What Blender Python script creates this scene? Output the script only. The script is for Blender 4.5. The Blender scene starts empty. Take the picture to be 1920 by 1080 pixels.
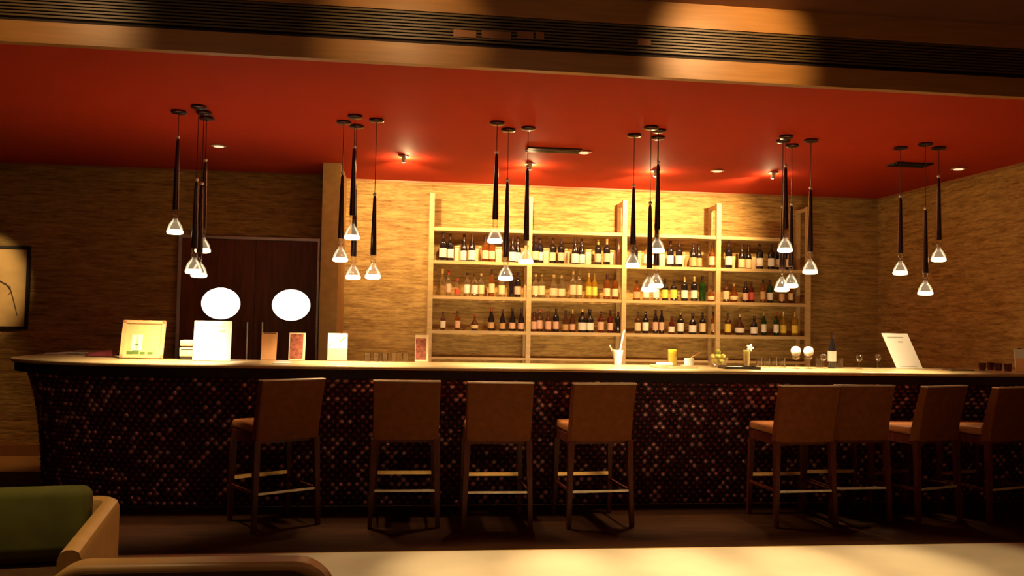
import bpy, math, random
from mathutils import Vector, Matrix, Euler
random.seed(7)
sc = bpy.context.scene
COL = sc.collection
PI = math.pi

# ------------------------------------------------------------------ camera
F, EYE = 1640.0, 1.5
YAW, PIT, ROLL = math.atan(206 / F), math.atan(60 / F), .019
cf = Vector((math.sin(YAW) * math.cos(PIT), math.cos(YAW) * math.cos(PIT), math.sin(PIT)))
R0 = Vector((math.cos(YAW), -math.sin(YAW), 0))
U0 = R0.cross(cf)
cr = math.cos(ROLL) * R0 + math.sin(ROLL) * U0
cu = -math.sin(ROLL) * R0 + math.cos(ROLL) * U0
cd = bpy.data.cameras.new('camera')
cam = bpy.data.objects.new('camera', cd)
COL.objects.link(cam)
cd.sensor_width = 36.0
cd.lens = 36.0 * F / 1920.0
cd.clip_start, cd.clip_end = .05, 100
m = Matrix((cr, cu, -cf)).transposed().to_4x4()
m.translation = (0, 0, EYE)
cam.matrix_world = m
sc.camera = cam


def at(px, py, ax, val):
    """world point on a real plane (X, Y or Z = val) seen at a photograph pixel"""
    d = cf + (px - 960) / F * cr + (540 - py) / F * cu
    i = 'XYZ'.index(ax)
    o = Vector((0, 0, EYE))
    return o + d * ((val - o[i]) / d[i])


# ------------------------------------------------------------------ materials
def _mat(name):
    mt = bpy.data.materials.new(name)
    mt.use_nodes = True
    nt = mt.node_tree
    return mt, nt, nt.nodes['Principled BSDF']


def mat(name, col, rough=.5, metal=0., var=.12, scale=8., bump=0., spec=.5, coat=0., stretch=(1, 1, 1), tint=None, sss=0.):
    mt, nt, b = _mat(name)
    N, L = nt.nodes, nt.links
    tc = N.new('ShaderNodeTexCoord')
    mp = N.new('ShaderNodeMapping')
    mp.inputs['Scale'].default_value = stretch
    nz = N.new('ShaderNodeTexNoise')
    nz.inputs['Scale'].default_value = scale
    nz.inputs['Detail'].default_value = 4
    L.new(tc.outputs['Object'], mp.inputs['Vector'])
    L.new(mp.outputs[0], nz.inputs['Vector'])
    rp = N.new('ShaderNodeValToRGB')
    rp.color_ramp.elements[0].position = .3
    rp.color_ramp.elements[1].position = .7
    rp.color_ramp.elements[0].color = (*[c * (1 - var) for c in col], 1)
    rp.color_ramp.elements[1].color = (*[min(1, c * (1 + var)) for c in col], 1)
    L.new(nz.outputs['Fac'], rp.inputs['Fac'])
    L.new(rp.outputs[0], b.inputs['Base Color'])
    b.inputs['Roughness'].default_value = rough
    b.inputs['Metallic'].default_value = metal
    b.inputs['Specular IOR Level'].default_value = spec
    if tint:
        b.inputs['Specular Tint'].default_value = (*tint, 1)
    if sss:
        b.inputs['Subsurface Weight'].default_value = sss
        b.inputs['Subsurface Radius'].default_value = (1, .8, .4)
        b.inputs['Subsurface Scale'].default_value = .05
    if coat:
        b.inputs['Coat Weight'].default_value = coat
        b.inputs['Coat Roughness'].default_value = .12
    if bump:
        bp = N.new('ShaderNodeBump')
        bp.inputs['Strength'].default_value = bump
        bp.inputs['Distance'].default_value = .01
        L.new(nz.outputs['Fac'], bp.inputs['Height'])
        L.new(bp.outputs[0], b.inputs['Normal'])
    return mt


def glass(name, col, body=.0, bodycol=None, rough=.04):
    """thin glass: tinted see-through walls with a Fresnel reflection; body = share of scattering liquid colour"""
    mt = bpy.data.materials.new(name)
    mt.use_nodes = True
    nt = mt.node_tree
    N, L = nt.nodes, nt.links
    N.remove(N['Principled BSDF'])
    tr = N.new('ShaderNodeBsdfTransparent')
    tr.inputs['Color'].default_value = (*col, 1)
    gl = N.new('ShaderNodeBsdfGlossy')
    gl.inputs['Roughness'].default_value = rough
    lw = N.new('ShaderNodeLayerWeight')
    lw.inputs['Blend'].default_value = .32
    mr = N.new('ShaderNodeMapRange')
    mr.inputs['To Min'].default_value = .05
    mr.inputs['To Max'].default_value = .5
    L.new(lw.outputs['Fresnel'], mr.inputs['Value'])
    sh = tr.outputs[0]
    if body:
        df = N.new('ShaderNodeBsdfDiffuse')
        df.inputs['Color'].default_value = (*(bodycol or col), 1)
        tl = N.new('ShaderNodeBsdfTranslucent')
        tl.inputs['Color'].default_value = (*(bodycol or col), 1)
        m0 = N.new('ShaderNodeMixShader')
        m0.inputs[0].default_value = .5
        L.new(df.outputs[0], m0.inputs[1])
        L.new(tl.outputs[0], m0.inputs[2])
        m1 = N.new('ShaderNodeMixShader')
        m1.inputs[0].default_value = body
        L.new(sh, m1.inputs[1])
        L.new(m0.outputs[0], m1.inputs[2])
        sh = m1.outputs[0]
    mx = N.new('ShaderNodeMixShader')
    L.new(mr.outputs[0], mx.inputs[0])
    L.new(sh, mx.inputs[1])
    L.new(gl.outputs[0], mx.inputs[2])
    L.new(mx.outputs[0], N['Material Output'].inputs['Surface'])
    return mt


def emit(name, col, st):
    mt, nt, b = _mat(name)
    b.inputs['Base Color'].default_value = (*[min(.9, c) for c in col], 1)
    b.inputs['Emission Color'].default_value = (*col, 1)
    b.inputs['Emission Strength'].default_value = st
    return mt


def grasscloth(name, lo, hi):
    """stacked horizontal fibres: two stretched noises and a bump"""
    mt, nt, b = _mat(name)
    N, L = nt.nodes, nt.links
    tc = N.new('ShaderNodeTexCoord')

    def noise(s, sc_, det=3):
        mp = N.new('ShaderNodeMapping')
        mp.inputs['Scale'].default_value = s
        nz = N.new('ShaderNodeTexNoise')
        nz.inputs['Scale'].default_value = sc_
        nz.inputs['Detail'].default_value = det
        L.new(tc.outputs['Object'], mp.inputs['Vector'])
        L.new(mp.outputs[0], nz.inputs['Vector'])
        return nz.outputs['Fac']
    a = noise((4.5, 4.5, 44), 1.0, 5)
    c = noise((14, 14, 120), 1.0, 2)
    mx = N.new('ShaderNodeMath')
    mx.operation = 'MULTIPLY_ADD'
    L.new(a, mx.inputs[0])
    mx.inputs[1].default_value = .6
    m2 = N.new('ShaderNodeMath')
    m2.operation = 'MULTIPLY'
    L.new(c, m2.inputs[0])
    m2.inputs[1].default_value = .4
    L.new(m2.outputs[0], mx.inputs[2])
    rp = N.new('ShaderNodeValToRGB')
    rp.color_ramp.elements[0].position = .34
    rp.color_ramp.elements[1].position = .62
    rp.color_ramp.elements[0].color = (*lo, 1)
    rp.color_ramp.elements[1].color = (*hi, 1)
    L.new(mx.outputs[0], rp.inputs['Fac'])
    L.new(rp.outputs[0], b.inputs['Base Color'])
    b.inputs['Roughness'].default_value = .62
    b.inputs['Specular IOR Level'].default_value = .3
    bp = N.new('ShaderNodeBump')
    bp.inputs['Strength'].default_value = .5
    bp.inputs['Distance'].default_value = .012
    L.new(mx.outputs[0], bp.inputs['Height'])
    L.new(bp.outputs[0], b.inputs['Normal'])
    return mt


M = dict(
    grass=grasscloth('grasscloth', (.20, .105, .022), (.54, .37, .125)),
    pillar=mat('pillar_paper', (.38, .23, .075), .7, bump=.3, scale=14),
    red=mat('red_ceiling_paint', (.46, .041, .017), .7, var=.04, scale=3, spec=.08),
    lounge_ceiling=mat('lounge_ceiling_paint', (.16, .06, .03), .6, var=.05),
    tan=mat('tan_wood_board', (.42, .205, .055), .42, var=.12, scale=3, stretch=(1, 1, 14)),
    groove=mat('dark_groove', (.02, .008, .005), .7),
    slat=mat('dark_slat', (.11, .07, .026), .45),
    block=mat('grille_glow_patch', (.30, .12, .04), .5),
    stone=mat('cream_stone', (.78, .68, .46), .25, var=.10, scale=1.6, bump=.02),
    litfloor=mat('lit_timber_floor', (.36, .18, .06), .4, var=.2, scale=2, stretch=(1, 12, 1)),
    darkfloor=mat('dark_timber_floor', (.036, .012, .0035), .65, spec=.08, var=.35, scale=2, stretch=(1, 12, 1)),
    base=mat('baseboard_wood', (.34, .17, .06), .45, var=.15, scale=4),
    sidewall=mat('side_wall', (.07, .035, .015), .7),
    counter=mat('counter_stone', (.50, .385, .20), .3, var=.12, scale=5),
    fascia=mat('fascia_dark', (.014, .006, .008), .4),
    tile=mat('maroon_tile', (.16, .035, .055), .26, .6, var=.4, scale=13),
    tiledark=mat('dark_maroon_tile', (.10, .005, .018), .3, var=.4, scale=13),
    tileglint=mat('tile_glint', (.66, .36, .46), .30, .8, var=.2, scale=13),  # pale pink puts the sparkle of highlights into some studs' colour
    tilebed=mat('tile_grout', (.012, .003, .004), .6),
    wood=mat('red_brown_wood', (.085, .014, .007), .45, spec=.3, var=.3, scale=6, stretch=(8, 8, 1)),
    leather=mat('brown_leather', (.16, .045, .007), .65, spec=.15, var=.15, scale=20, bump=.1),
    seat=mat('tan_leather', (.38, .14, .045), .36, var=.12, scale=20, bump=.1),
    brass=mat('brass_plate', (.85, .58, .25), .25, 1.),
    steel=mat('brushed_steel', (.78, .70, .60), .35, .45),
    chrome=mat('chrome', (.85, .80, .76), .38, .7),
    gunmetal=mat('pendant_black', (.06, .028, .028), .28, .6),
    glassclear=glass('clear_glass', (.95, .93, .9)),
    bulb=emit('pendant_bulb', (1, .80, .48), 5),
    wallbulb=emit('spot_bulb', (1, .72, .36), 30),
    downbulb=emit('downlight_bulb', (1, .55, .32), 1.4),
    porthole=emit('lit_porthole', (1, .93, .72), 2.6),
    shelf=mat('shelf_oak', (.58, .42, .19), .4, var=.15, scale=4, stretch=(1, 8, 8)),
    doorwood=mat('door_walnut', (.17, .052, .015), .4, var=.3, scale=3, stretch=(10, 10, 1)),
    backcab=mat('back_cabinet', (.08, .035, .015), .45),
    white=mat('white_paper', (.76, .75, .70), .6, var=.02),
    cream=mat('cream_card', (.82, .66, .42), .6, var=.04),
    peach=mat('peach_card', (.88, .48, .22), .6, var=.1, scale=10),
    ink=mat('grey_ink', (.35, .33, .30), .7),
    redpic=mat('red_picture', (.28, .08, .05), .6, var=.6, scale=30),
    leaf=mat('green_leaf', (.10, .2, .04), .5),
    napred=mat('dark_red_cloth', (.12, .008, .012), .8),
    dark=mat('dark_plastic', (.02, .014, .012), .4),
    juice=mat('yellow_juice', (.92, .74, .14), .2, sss=.8),
    cocktail=mat('pale_cocktail', (.90, .80, .42), .2, sss=.8),
    porcelain=mat('porcelain', (.88, .85, .78), .2, var=.02),
    lime=mat('lime_skin', (.48, .52, .08), .4, var=.25, scale=40),
    lemon=mat('lemon_skin', (.80, .62, .12), .4, var=.1, scale=40),
    ruby=glass('ruby_glass', (.4, .06, .08), .3, (.3, .03, .05)),
    artpaper=mat('art_paper', (.70, .46, .17), .7, var=.1),
    picyellow=mat('pale_yellow_picture', (.62, .50, .22), .6, var=.1, scale=14),
    artink=mat('art_ink', (.06, .04, .02), .7),
    green=mat('green_velvet', (.085, .088, .006), .85, var=.25, scale=5, bump=.25),
    shell=mat('cream_leather', (.55, .33, .11), .38, var=.08, scale=10),
    darkleather=mat('dark_leather', (.10, .05, .02), .4, var=.2, scale=10),
    # bottles
    g_dark=mat('dark_bottle_glass', (.012, .008, .009), .12, spec=.6),
    g_brown=mat('brown_bottle_glass', (.075, .025, .010), .12, spec=.6),
    g_green=glass('green_bottle_glass', (.15, .4, .12), .3, (.05, .16, .03)),
    g_clear=glass('clear_bottle_glass', (.9, .86, .76), .12, (.6, .5, .3)),
    g_amber=glass('amber_bottle_glass', (.75, .36, .08), .35, (.45, .17, .03)),
    g_yellow=glass('yellow_bottle_glass', (.85, .62, .1), .45, (.7, .42, .04)),
    g_red=glass('red_bottle_glass', (.45, .1, .05), .4, (.3, .05, .03)),
    l_white=mat('white_label', (.84, .80, .70), .6, var=.04),
    l_cream=mat('cream_label', (.78, .62, .36), .6, var=.06),
    l_pink=mat('pink_label', (.70, .42, .30), .6, var=.1),
    l_yellow=mat('yellow_label', (.85, .65, .10), .6),
    l_red=mat('red_label', (.55, .08, .05), .6),
    l_tan=mat('tan_label', (.55, .33, .15), .6),
    cap=mat('bottle_cap', (.05, .02, .02), .35, .3),
    capgold=mat('gold_cap', (.6, .4, .15), .35, .6),
    capred=mat('red_cap', (.4, .04, .03), .4),
)


# ------------------------------------------------------------------ mesh builder
class MB:
    def __init__(s):
        s.v, s.f = [], []

    def add(s, vs, fs, mx=None):
        o = len(s.v)
        s.v += [tuple(mx @ Vector(p)) if mx else tuple(p) for p in vs]
        s.f += [tuple(o + i for i in f) for f in fs]
        return s

    def box(s, x0, x1, y0, y1, z0, z1, mx=None):
        vs = [(x, y, z) for z in (z0, z1) for y in (y0, y1) for x in (x0, x1)]
        return s.add(vs, [(0, 2, 3, 1), (4, 5, 7, 6), (0, 1, 5, 4), (2, 6, 7, 3), (0, 4, 6, 2), (1, 3, 7, 5)], mx)

    def rbox(s, x0, x1, y0, y1, z0, z1, r=.01, mx=None, seg=3):
        """box with every edge rounded (superellipsoid-like shell of rounded rings)"""
        r = min(r, (x1 - x0) / 2.01, (y1 - y0) / 2.01, (z1 - z0) / 2.01)
        ring = []
        for (cx, cy, a0) in ((x1 - r, y1 - r, 0), (x0 + r, y1 - r, 90), (x0 + r, y0 + r, 180), (x1 - r, y0 + r, 270)):
            for k in range(seg + 1):
                ring.append((cx, cy, math.radians(a0 + 90 * k / seg)))
        lev = []
        for k in range(seg + 1):
            a = PI / 2 * k / seg
            lev.append((z0 + r - r * math.cos(a), r * math.sin(a)))
        for k in range(seg + 1):
            a = PI / 2 * k / seg
            lev.append((z1 - r + r * math.sin(a), r * math.cos(a)))
        vs, fs, n = [], [], len(ring)
        for z, rr in lev:
            vs += [(cx + rr * math.cos(a), cy + rr * math.sin(a), z) for cx, cy, a in ring]
        for i in range(len(lev) - 1):
            for j in range(n):
                fs.append((i * n + j, i * n + (j + 1) % n, (i + 1) * n + (j + 1) % n, (i + 1) * n + j))
        fs.append(tuple(reversed(range(n))))
        fs.append(tuple(range((len(lev) - 1) * n, len(lev) * n)))
        return s.add(vs, fs, mx)

    def lathe(s, prof, n=20, mx=None, sx=1, sy=1):
        vs, fs = [], []
        for r, z in prof:
            vs += [(sx * r * math.cos(2 * PI * k / n), sy * r * math.sin(2 * PI * k / n), z) for k in range(n)]
        for i in range(len(prof) - 1):
            for k in range(n):
                fs.append((i * n + k, i * n + (k + 1) % n, (i + 1) * n + (k + 1) % n, (i + 1) * n + k))
        fs.append(tuple(reversed(range(n))))
        fs.append(tuple(range((len(prof) - 1) * n, len(prof) * n)))
        return s.add(vs, fs, mx)

    def tube(s, pts, r, n=8, r1=None):
        pts = [Vector(p) for p in pts]
        vs, fs = [], []
        up = None
        for i, p in enumerate(pts):
            t = (pts[min(i + 1, len(pts) - 1)] - pts[max(i - 1, 0)]).normalized()
            if up is None:
                up = Vector((0, 0, 1)) if abs(t.z) < .9 else Vector((1, 0, 0))
            a = t.cross(up).normalized()
            b = a.cross(t).normalized()
            up = b
            rr = r if r1 is None else r + (r1 - r) * i / (len(pts) - 1)
            vs += [tuple(p + rr * (a * math.cos(2 * PI * k / n) + b * math.sin(2 * PI * k / n))) for k in range(n)]
        for i in range(len(pts) - 1):
            for k in range(n):
                fs.append((i * n + k, (i + 1) * n + k, (i + 1) * n + (k + 1) % n, i * n + (k + 1) % n))
        fs.append(tuple(range(n)))
        fs.append(tuple(reversed(range((len(pts) - 1) * n, len(pts) * n))))
        return s.add(vs, fs)

    def prism(s, poly, z0, z1, mx=None):
        n = len(poly)
        vs = [(x, y, z0) for x, y in poly] + [(x, y, z1) for x, y in poly]
        fs = [tuple(reversed(range(n))), tuple(range(n, 2 * n))]
        fs += [(i, (i + 1) % n, n + (i + 1) % n, n + i) for i in range(n)]
        return s.add(vs, fs, mx)

    def bar(s, p0, p1, a0, b0, a1=None, b1=None):
        """four-sided tapering bar from p0 to p1 (half widths a along x, b along y)"""
        a1, b1 = a0 if a1 is None else a1, b0 if b1 is None else b1
        vs = [(p[0] + i * a, p[1] + j * b, p[2]) for p, a, b in ((p0, a0, b0), (p1, a1, b1)) for i, j in ((-1, -1), (1, -1), (1, 1), (-1, 1))]
        return s.add(vs, [(3, 2, 1, 0), (4, 5, 6, 7), (0, 1, 5, 4), (1, 2, 6, 5), (2, 3, 7, 6), (3, 0, 4, 7)])

    def build(s, name, mt, parent=None, smooth=True, loc=None):
        me = bpy.data.meshes.new(name)
        me.from_pydata(s.v, [], s.f)
        me.update()
        me.materials.append(mt)
        o = bpy.data.objects.new(name, me)
        COL.objects.link(o)
        if smooth:
            me.polygons.foreach_set('use_smooth', [True] * len(me.polygons))
            try:
                me.set_sharp_from_angle(angle=math.radians(38))
            except Exception:
                pass
        if parent is not None:
            o.parent = parent
        if loc is not None:
            o.location = loc
        return o


def tag(o, label=None, cat=None, group=None, kind=None):
    if label: o['label'] = label
    if cat: o['category'] = cat
    if group: o['group'] = group
    if kind: o['kind'] = kind
    return o


def thing(name, loc, label, cat, group=None, rz=0):
    o = bpy.data.objects.new(name, None)
    o.empty_display_size = .05
    COL.objects.link(o)
    o.location = loc
    o.rotation_euler = (0, 0, rz)
    return tag(o, label, cat, group)


def copy_tree(o, parent=None):
    c = o.copy()
    COL.objects.link(c)
    if parent is not None:
        c.parent = parent
    for ch in [k for k in bpy.data.objects if k.parent == o]:
        copy_tree(ch, c)
    return c


def struct(name, mb, mt, label, cat, smooth=False):
    return tag(mb.build(name, mt, None, smooth), label, cat, None, 'structure')


# ------------------------------------------------------------------ setting
CZ = 3.04            # bar ceiling
YB, YL = 9.86, 9.67  # back wall behind the shelves, back wall with the doors
YK = 5.28            # bulkhead face
XR, XL, YF, LZ = 5.66, -6.2, -2.2, 3.52
YFL = 5.725          # edge between stone and timber floor

struct('floor_stone', MB().box(XL, XR, YF, YFL, -.12, 0), M['stone'], 'bright cream stone floor of the lounge', 'floor')
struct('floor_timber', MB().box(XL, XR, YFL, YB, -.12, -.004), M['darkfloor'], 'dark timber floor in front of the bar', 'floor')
struct('floor_lit_patch', MB().box(XL, -3.2, 8.72, YL, -.11, .0), M['litfloor'], 'timber floor strip with lamplight painted in, below the framed drawing', 'floor')  # lighter timber colour stands in for light falling on the floor
struct('trim_floor', MB().box(XL, XR, YFL - .012, YFL + .012, -.02, .003), M['brass'], 'metal strip between stone and timber floors', 'floor trim')
struct('ceiling_bar', MB().box(XL, XR, YK + .06, YB + .15, CZ, CZ + .12), M['red'], 'dark red ceiling over the bar', 'ceiling')
struct('ceiling_lounge', MB().box(XL, XR, YF, YK + .06, LZ, LZ + .1), M['lounge_ceiling'], 'higher ceiling over the lounge', 'ceiling')
zs = [CZ, 3.165, 3.185, 3.365, LZ]
struct('trim_lower', MB().box(XL, XR, YK, YK + .06, zs[0], zs[1]), M['tan'], 'tan board along the lower edge of the ceiling step', 'ceiling trim')
struct('trim_groove', MB().box(XL, XR, YK + .02, YK + .06, zs[1], zs[2]), M['groove'], 'dark shadow groove under the air grille', 'ceiling trim')
struct('trim_upper', MB().box(XL, XR, YK, YK + .06, zs[3], zs[4]), M['tan'], 'tan board above the air grille', 'ceiling trim')
g = thing('air_grille', (0, YK, zs[2]), 'long dark slatted air grille set in the ceiling step', 'air grille')
MB().box(XL, XR, .05, .06, 0, .18).build('back_panel', M['groove'], g, False)
sl = MB()
for k in range(9):
    z = .008 + k * .0195
    sl.box(XL, XR, .004, .03, z, z + .011)
sl.build('slat', M['slat'], g, False)
for x0, x1, yy in ((850, 893, 62), (903, 958, 64), (970, 1000, 65), (1004, 1020, 66), (1196, 1220, 78)):
    a, b = at(x0, yy, 'Y', YK), at(x1, yy, 'Y', YK)
    MB().box(a.x, b.x, -.004, .03, a.z - zs[2] - .022, a.z - zs[2] + .022).build('glow_patch', M['block'], g, False)  # orange blocks stand in for warm light inside the grille
struct('wall_back', MB().box(-.66, XR + .15, YB, YB + .15, 0, CZ), M['grass'], 'grasscloth wall behind the bottle shelves', 'wall')
struct('wall_doors', MB().box(XL, -.84, YL, YL + .34, 0, CZ), M['grass'], 'dim grasscloth wall around the porthole doors', 'wall')
struct('wall_right', MB().box(XR, XR + .15, YF, YB, 0, LZ), M['grass'], 'grasscloth wall at the end of the bar', 'wall')
struct('wall_left', MB().box(XL - .15, XL, YF, YL, 0, LZ), M['sidewall'], 'dark side wall', 'wall')
struct('wall_front', MB().box(XL, XR, YF - .15, YF, 0, LZ), M['sidewall'], 'dark wall at the near end of the lounge', 'wall')
pl, pr = at(601, 500, 'Y', 8.88).x, at(634, 500, 'Y', 8.88).x
struct('pillar', MB().box(pl, pr, 8.88, YB, 0, CZ), M['pillar'], 'narrow wall pier between the doors and the shelves', 'pillar')
da, db = at(343, 446, 'Y', YL), at(597, 446, 'Y', YL)
struct('baseboard_doors', MB().box(XL, da.x - .03, YL - .02, YL, 0, .12), M['base'], 'tan wooden baseboard under the framed drawing', 'baseboard')
struct('baseboard_back', MB().box(pr, XR, YB - .025, YB, 0, .2), M['base'], 'wooden baseboard behind the bar', 'baseboard')

struct('trim_cornice_back', MB().box(pr, XR - .02, YB - .02, YB, CZ - .022, CZ), M['base'], 'thin wooden strip at the top of the shelf wall', 'cornice')
struct('trim_cornice_right', MB().box(XR - .02, XR, YK + .06, YB - .02, CZ - .022, CZ), M['base'], 'thin wooden strip at the top of the end wall', 'cornice')
struct('trim_cornice_doors', MB().box(XL, pl, YL - .02, YL, CZ - .022, CZ), M['base'], 'thin wooden strip at the top of the door wall', 'cornice')
# double doors with portholes
DZ = da.z
d = tag(thing('door_1', ((da.x + db.x) / 2, YL, 0), 'dark double doors with two glowing round portholes', 'door'), kind='structure')
dx0, dx1 = da.x - d.location.x, db.x - d.location.x
fr = MB().box(dx0 - .035, dx0, -.035, .0, 0, DZ + .03).box(dx1, dx1 + .02, -.035, 0, 0, DZ + .03).box(dx0, dx1, -.035, 0, DZ, DZ + .03)
fr.build('door_frame', M['chrome'], d, False)
sm = at(478, 560, 'Y', YL).x - d.location.x
for x0, x1, pxc, pyc in ((dx0 + .004, sm - .004, 414, 569), (sm + .004, dx1 - .004, 546, 572)):
    lf = MB().box(x0, x1, -.02, -.002, .01, DZ - .004).build('door_leaf', M['doorwood'], d, False)
    c = at(pxc, pyc, 'Y', YL - .03)
    mx = Matrix.Translation((c.x - d.location.x, -.02, c.z)) @ Matrix.Rotation(PI / 2, 4, 'X')
    MB().lathe([(.203, 0), (.203, .006), (.196, .008)], 48, mx, 1, .835).build('porthole_pane', M['porthole'], lf)
    rg = MB()
    ring = [(.202, .0), (.202, .012), (.216, .012), (.218, .0)]
    vs, fs = [], []
    for r, z in ring:
        vs += [(r * math.cos(2 * PI * k / 48), .835 * r * math.sin(2 * PI * k / 48), z) for k in range(48)]
    for i in range(3):
        for k in range(48):
            fs.append((i * 48 + k, i * 48 + (k + 1) % 48, (i + 1) * 48 + (k + 1) % 48, (i + 1) * 48 + k))
    rg.add(vs, fs, mx)
    rg.build('porthole_rim', M['doorwood'], lf)
for px in (463, 491):
    hx = at(px, 630, 'Y', YL - .07).x - d.location.x
    z1 = at(px, 604, 'Y', YL - .07).z
    MB().tube([(hx, -.07, z1), (hx, -.07, z1 - .75)], .011).tube([(hx, -.07, z1 - .08), (hx, -.02, z1 - .08)], .008).tube([(hx, -.07, z1 - .67), (hx, -.02, z1 - .67)], .008).build('door_handle', M['chrome'], d)

# framed drawing on the door wall
a0, a1 = at(57, 462, 'Y', YL - .03), at(57, 618, 'Y', YL - .03)
aw = 1.05
p = thing('framed_drawing', (a0.x - aw / 2, YL - .002, a1.z), 'cream brush drawing of a bent branch in a thin dark frame', 'framed picture')
ah = a0.z - a1.z
MB().box(-aw / 2, aw / 2, -.03, -.006, 0, .03).box(-aw / 2, aw / 2, -.03, -.006, ah - .03, ah).box(-aw / 2, -aw / 2 + .03, -.03, -.006, .03, ah - .03).box(aw / 2 - .03, aw / 2, -.03, -.006, .03, ah - .03).build('picture_frame', M['dark'], p, False)
pp = MB().box(-aw / 2 + .03, aw / 2 - .03, -.016, -.006, .03, ah - .03).build('drawing_sheet', M['artpaper'], p, False)
br = MB()
q = [at(x, y, 'Y', YL - .02) for x, y in ((-60, 540), (-30, 531), (0, 527), (18, 538), (26, 566), (32, 592))]
br.tube([(v.x - p.location.x, -.0175, v.z - p.location.z) for v in q], .012, 6, .004)
q = [at(x, y, 'Y', YL - .02) for x, y in ((10, 531), (20, 546), (14, 556))]
br.tube([(v.x - p.location.x, -.0175, v.z - p.location.z) for v in q], .006, 6, .002)
br.build('branch_stroke', M['artink'], p)

# ------------------------------------------------------------------ bar counter
BZ, BY = 1.132, 6.72
path = [(XR - .02, BY, 0, -1)]
n = 64
for k in range(1, n + 1):
    path.append((XR - .02 + (-1.55 - XR + .02) * k / n, BY, 0, -1))
ea, eb = 1.53, .78
for k in range(1, 33):
    a = PI / 2 * k / 32
    nx, ny = -math.sin(a) / ea, -math.cos(a) / eb
    l = math.hypot(nx, ny)
    path.append((-1.55 - ea * math.sin(a), BY + eb - eb * math.cos(a), nx / l, ny / l))
for k in range(1, 9):
    path.append((-3.08, 7.5 + 1.45 * k / 8, -1, 0))


def off(i, q):
    x, y, nx, ny = path[i]
    return (x - nx * q, y - ny * q)


bar = thing('bar_counter', (1.2, BY, 0), 'long curved bar counter with pale stone top and maroon studded front', 'bar counter')
bl = Vector(bar.location)
N = len(path)
outer = [off(i, 0) for i in range(N)]
inner = [(-2.38, 8.95), (-2.38, 7.75), (-2.2, 7.46), (XR - .02, 7.46)]
poly = [(x - bl.x, y - bl.y) for x, y in outer + inner]
top = MB().prism(list(reversed(poly)), BZ - .030, BZ).build('counter_top', M['counter'], bar, False)
bv = top.modifiers.new('edge', 'BEVEL')
bv.width, bv.segments, bv.limit_method = .014, 4, 'ANGLE'


def strip(q0, z0, q1, z1, mbx):
    vs = []
    for i in range(N):
        x, y = off(i, inset(z0, path[i][3]) if q0 is None else q0)
        vs.append((x - bl.x, y - bl.y, z0))
    for i in range(N):
        x, y = off(i, inset(z1, path[i][3]) if q1 is None else q1)
        vs.append((x - bl.x, y - bl.y, z1))
    mbx.add(vs, [(i, i + 1, N + i + 1, N + i) for i in range(N - 1)])


fa = MB()
strip(.03, BZ - .031, .03, BZ - .10, fa)
strip(.03, BZ - .10, .14, BZ - .10, fa)
fa.build('fascia', M['fascia'], bar, False)
ZT = BZ - .10


def inset(z, ny=-1):
    t = 1 - z / ZT           # 0 top, 1 bottom
    return .13 + .27 * (.42 + .58 * max(0, -ny)) * (1 - (1 - min(1, t / .85)) ** 1.7)


bed = MB()
for k in range(10):
    za, zb = ZT * (1 - k / 10), ZT * (1 - (k + 1) / 10)
    strip(None, za, None, zb, bed)
bed.build('front_panel', M['tilebed'], bar)
# cumulative length along the outline
cum = [0]
for i in range(N - 1):
    cum.append(cum[-1] + math.hypot(path[i + 1][0] - path[i][0], path[i + 1][1] - path[i][1]))


def onbar(s_, z):
    import bisect
    i = min(N - 2, max(0, bisect.bisect(cum, s_) - 1))
    t = (s_ - cum[i]) / (cum[i + 1] - cum[i])
    nx = path[i][2] * (1 - t) + path[i + 1][2] * t
    ny = path[i][3] * (1 - t) + path[i + 1][3] * t
    l = math.hypot(nx, ny)
    nx, ny = nx / l, ny / l
    qq = inset(z, ny)
    x = path[i][0] * (1 - t) + path[i + 1][0] * t - nx * qq
    y = path[i][1] * (1 - t) + path[i + 1][1] * t - ny * qq
    return Vector((x - bl.x, y - bl.y, z)), Vector((nx, ny, 0))


studs = MB()
rows, dz, ds = 28, .0365, .066
for rI in range(rows):
    z = ZT - .025 - rI * dz
    s_ = (ds / 2 if rI % 2 else 0) + .05
    while s_ < cum[-1] - .05:
        c, nn = onbar(s_, z)
        e = .01
        slope = (inset(z + e, nn.y) - inset(z - e, nn.y)) / (2 * e)
        nn = (nn - Vector((0, 0, 1)) * (-slope) * -1).normalized() if False else (nn + Vector((0, 0, -slope * 0 + slope))).normalized()
        nn = (nn + Vector((random.gauss(0, .13), random.gauss(0, .13), random.gauss(0, .13)))).normalized()
        tx = Vector((0, 0, 1)).cross(nn).normalized()
        ty = nn.cross(tx)
        vs = []
        for rr, h in ((.0265, -.004), (.0225, .010), (.012, .0155)):
            vs += [tuple(c + nn * h + (tx * math.cos(PI / 3 * k + .5) + ty * math.sin(PI / 3 * k + .5)) * rr) for k in range(6)]
        fs = [(i * 6 + k, i * 6 + (k + 1) % 6, i * 6 + 6 + (k + 1) % 6, i * 6 + 6 + k) for i in range(2) for k in range(6)] + [tuple(range(12, 18))]
        studs.add(vs, fs)
        s_ += ds
st = studs.build('studded_cladding', M['tile'], bar, True)
st.data.set_sharp_from_angle(angle=PI)
st.data.materials.append(M['tiledark'])
st.data.materials.append(M['tileglint'])
rt = random.Random(3)
mi = []
for k in range(len(st.data.polygons) // 13):
    q = rt.random()
    mi += [2 if q < .27 else (0 if q < .62 else 1)] * 13
st.data.polygons.foreach_set('material_index', mi)

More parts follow.
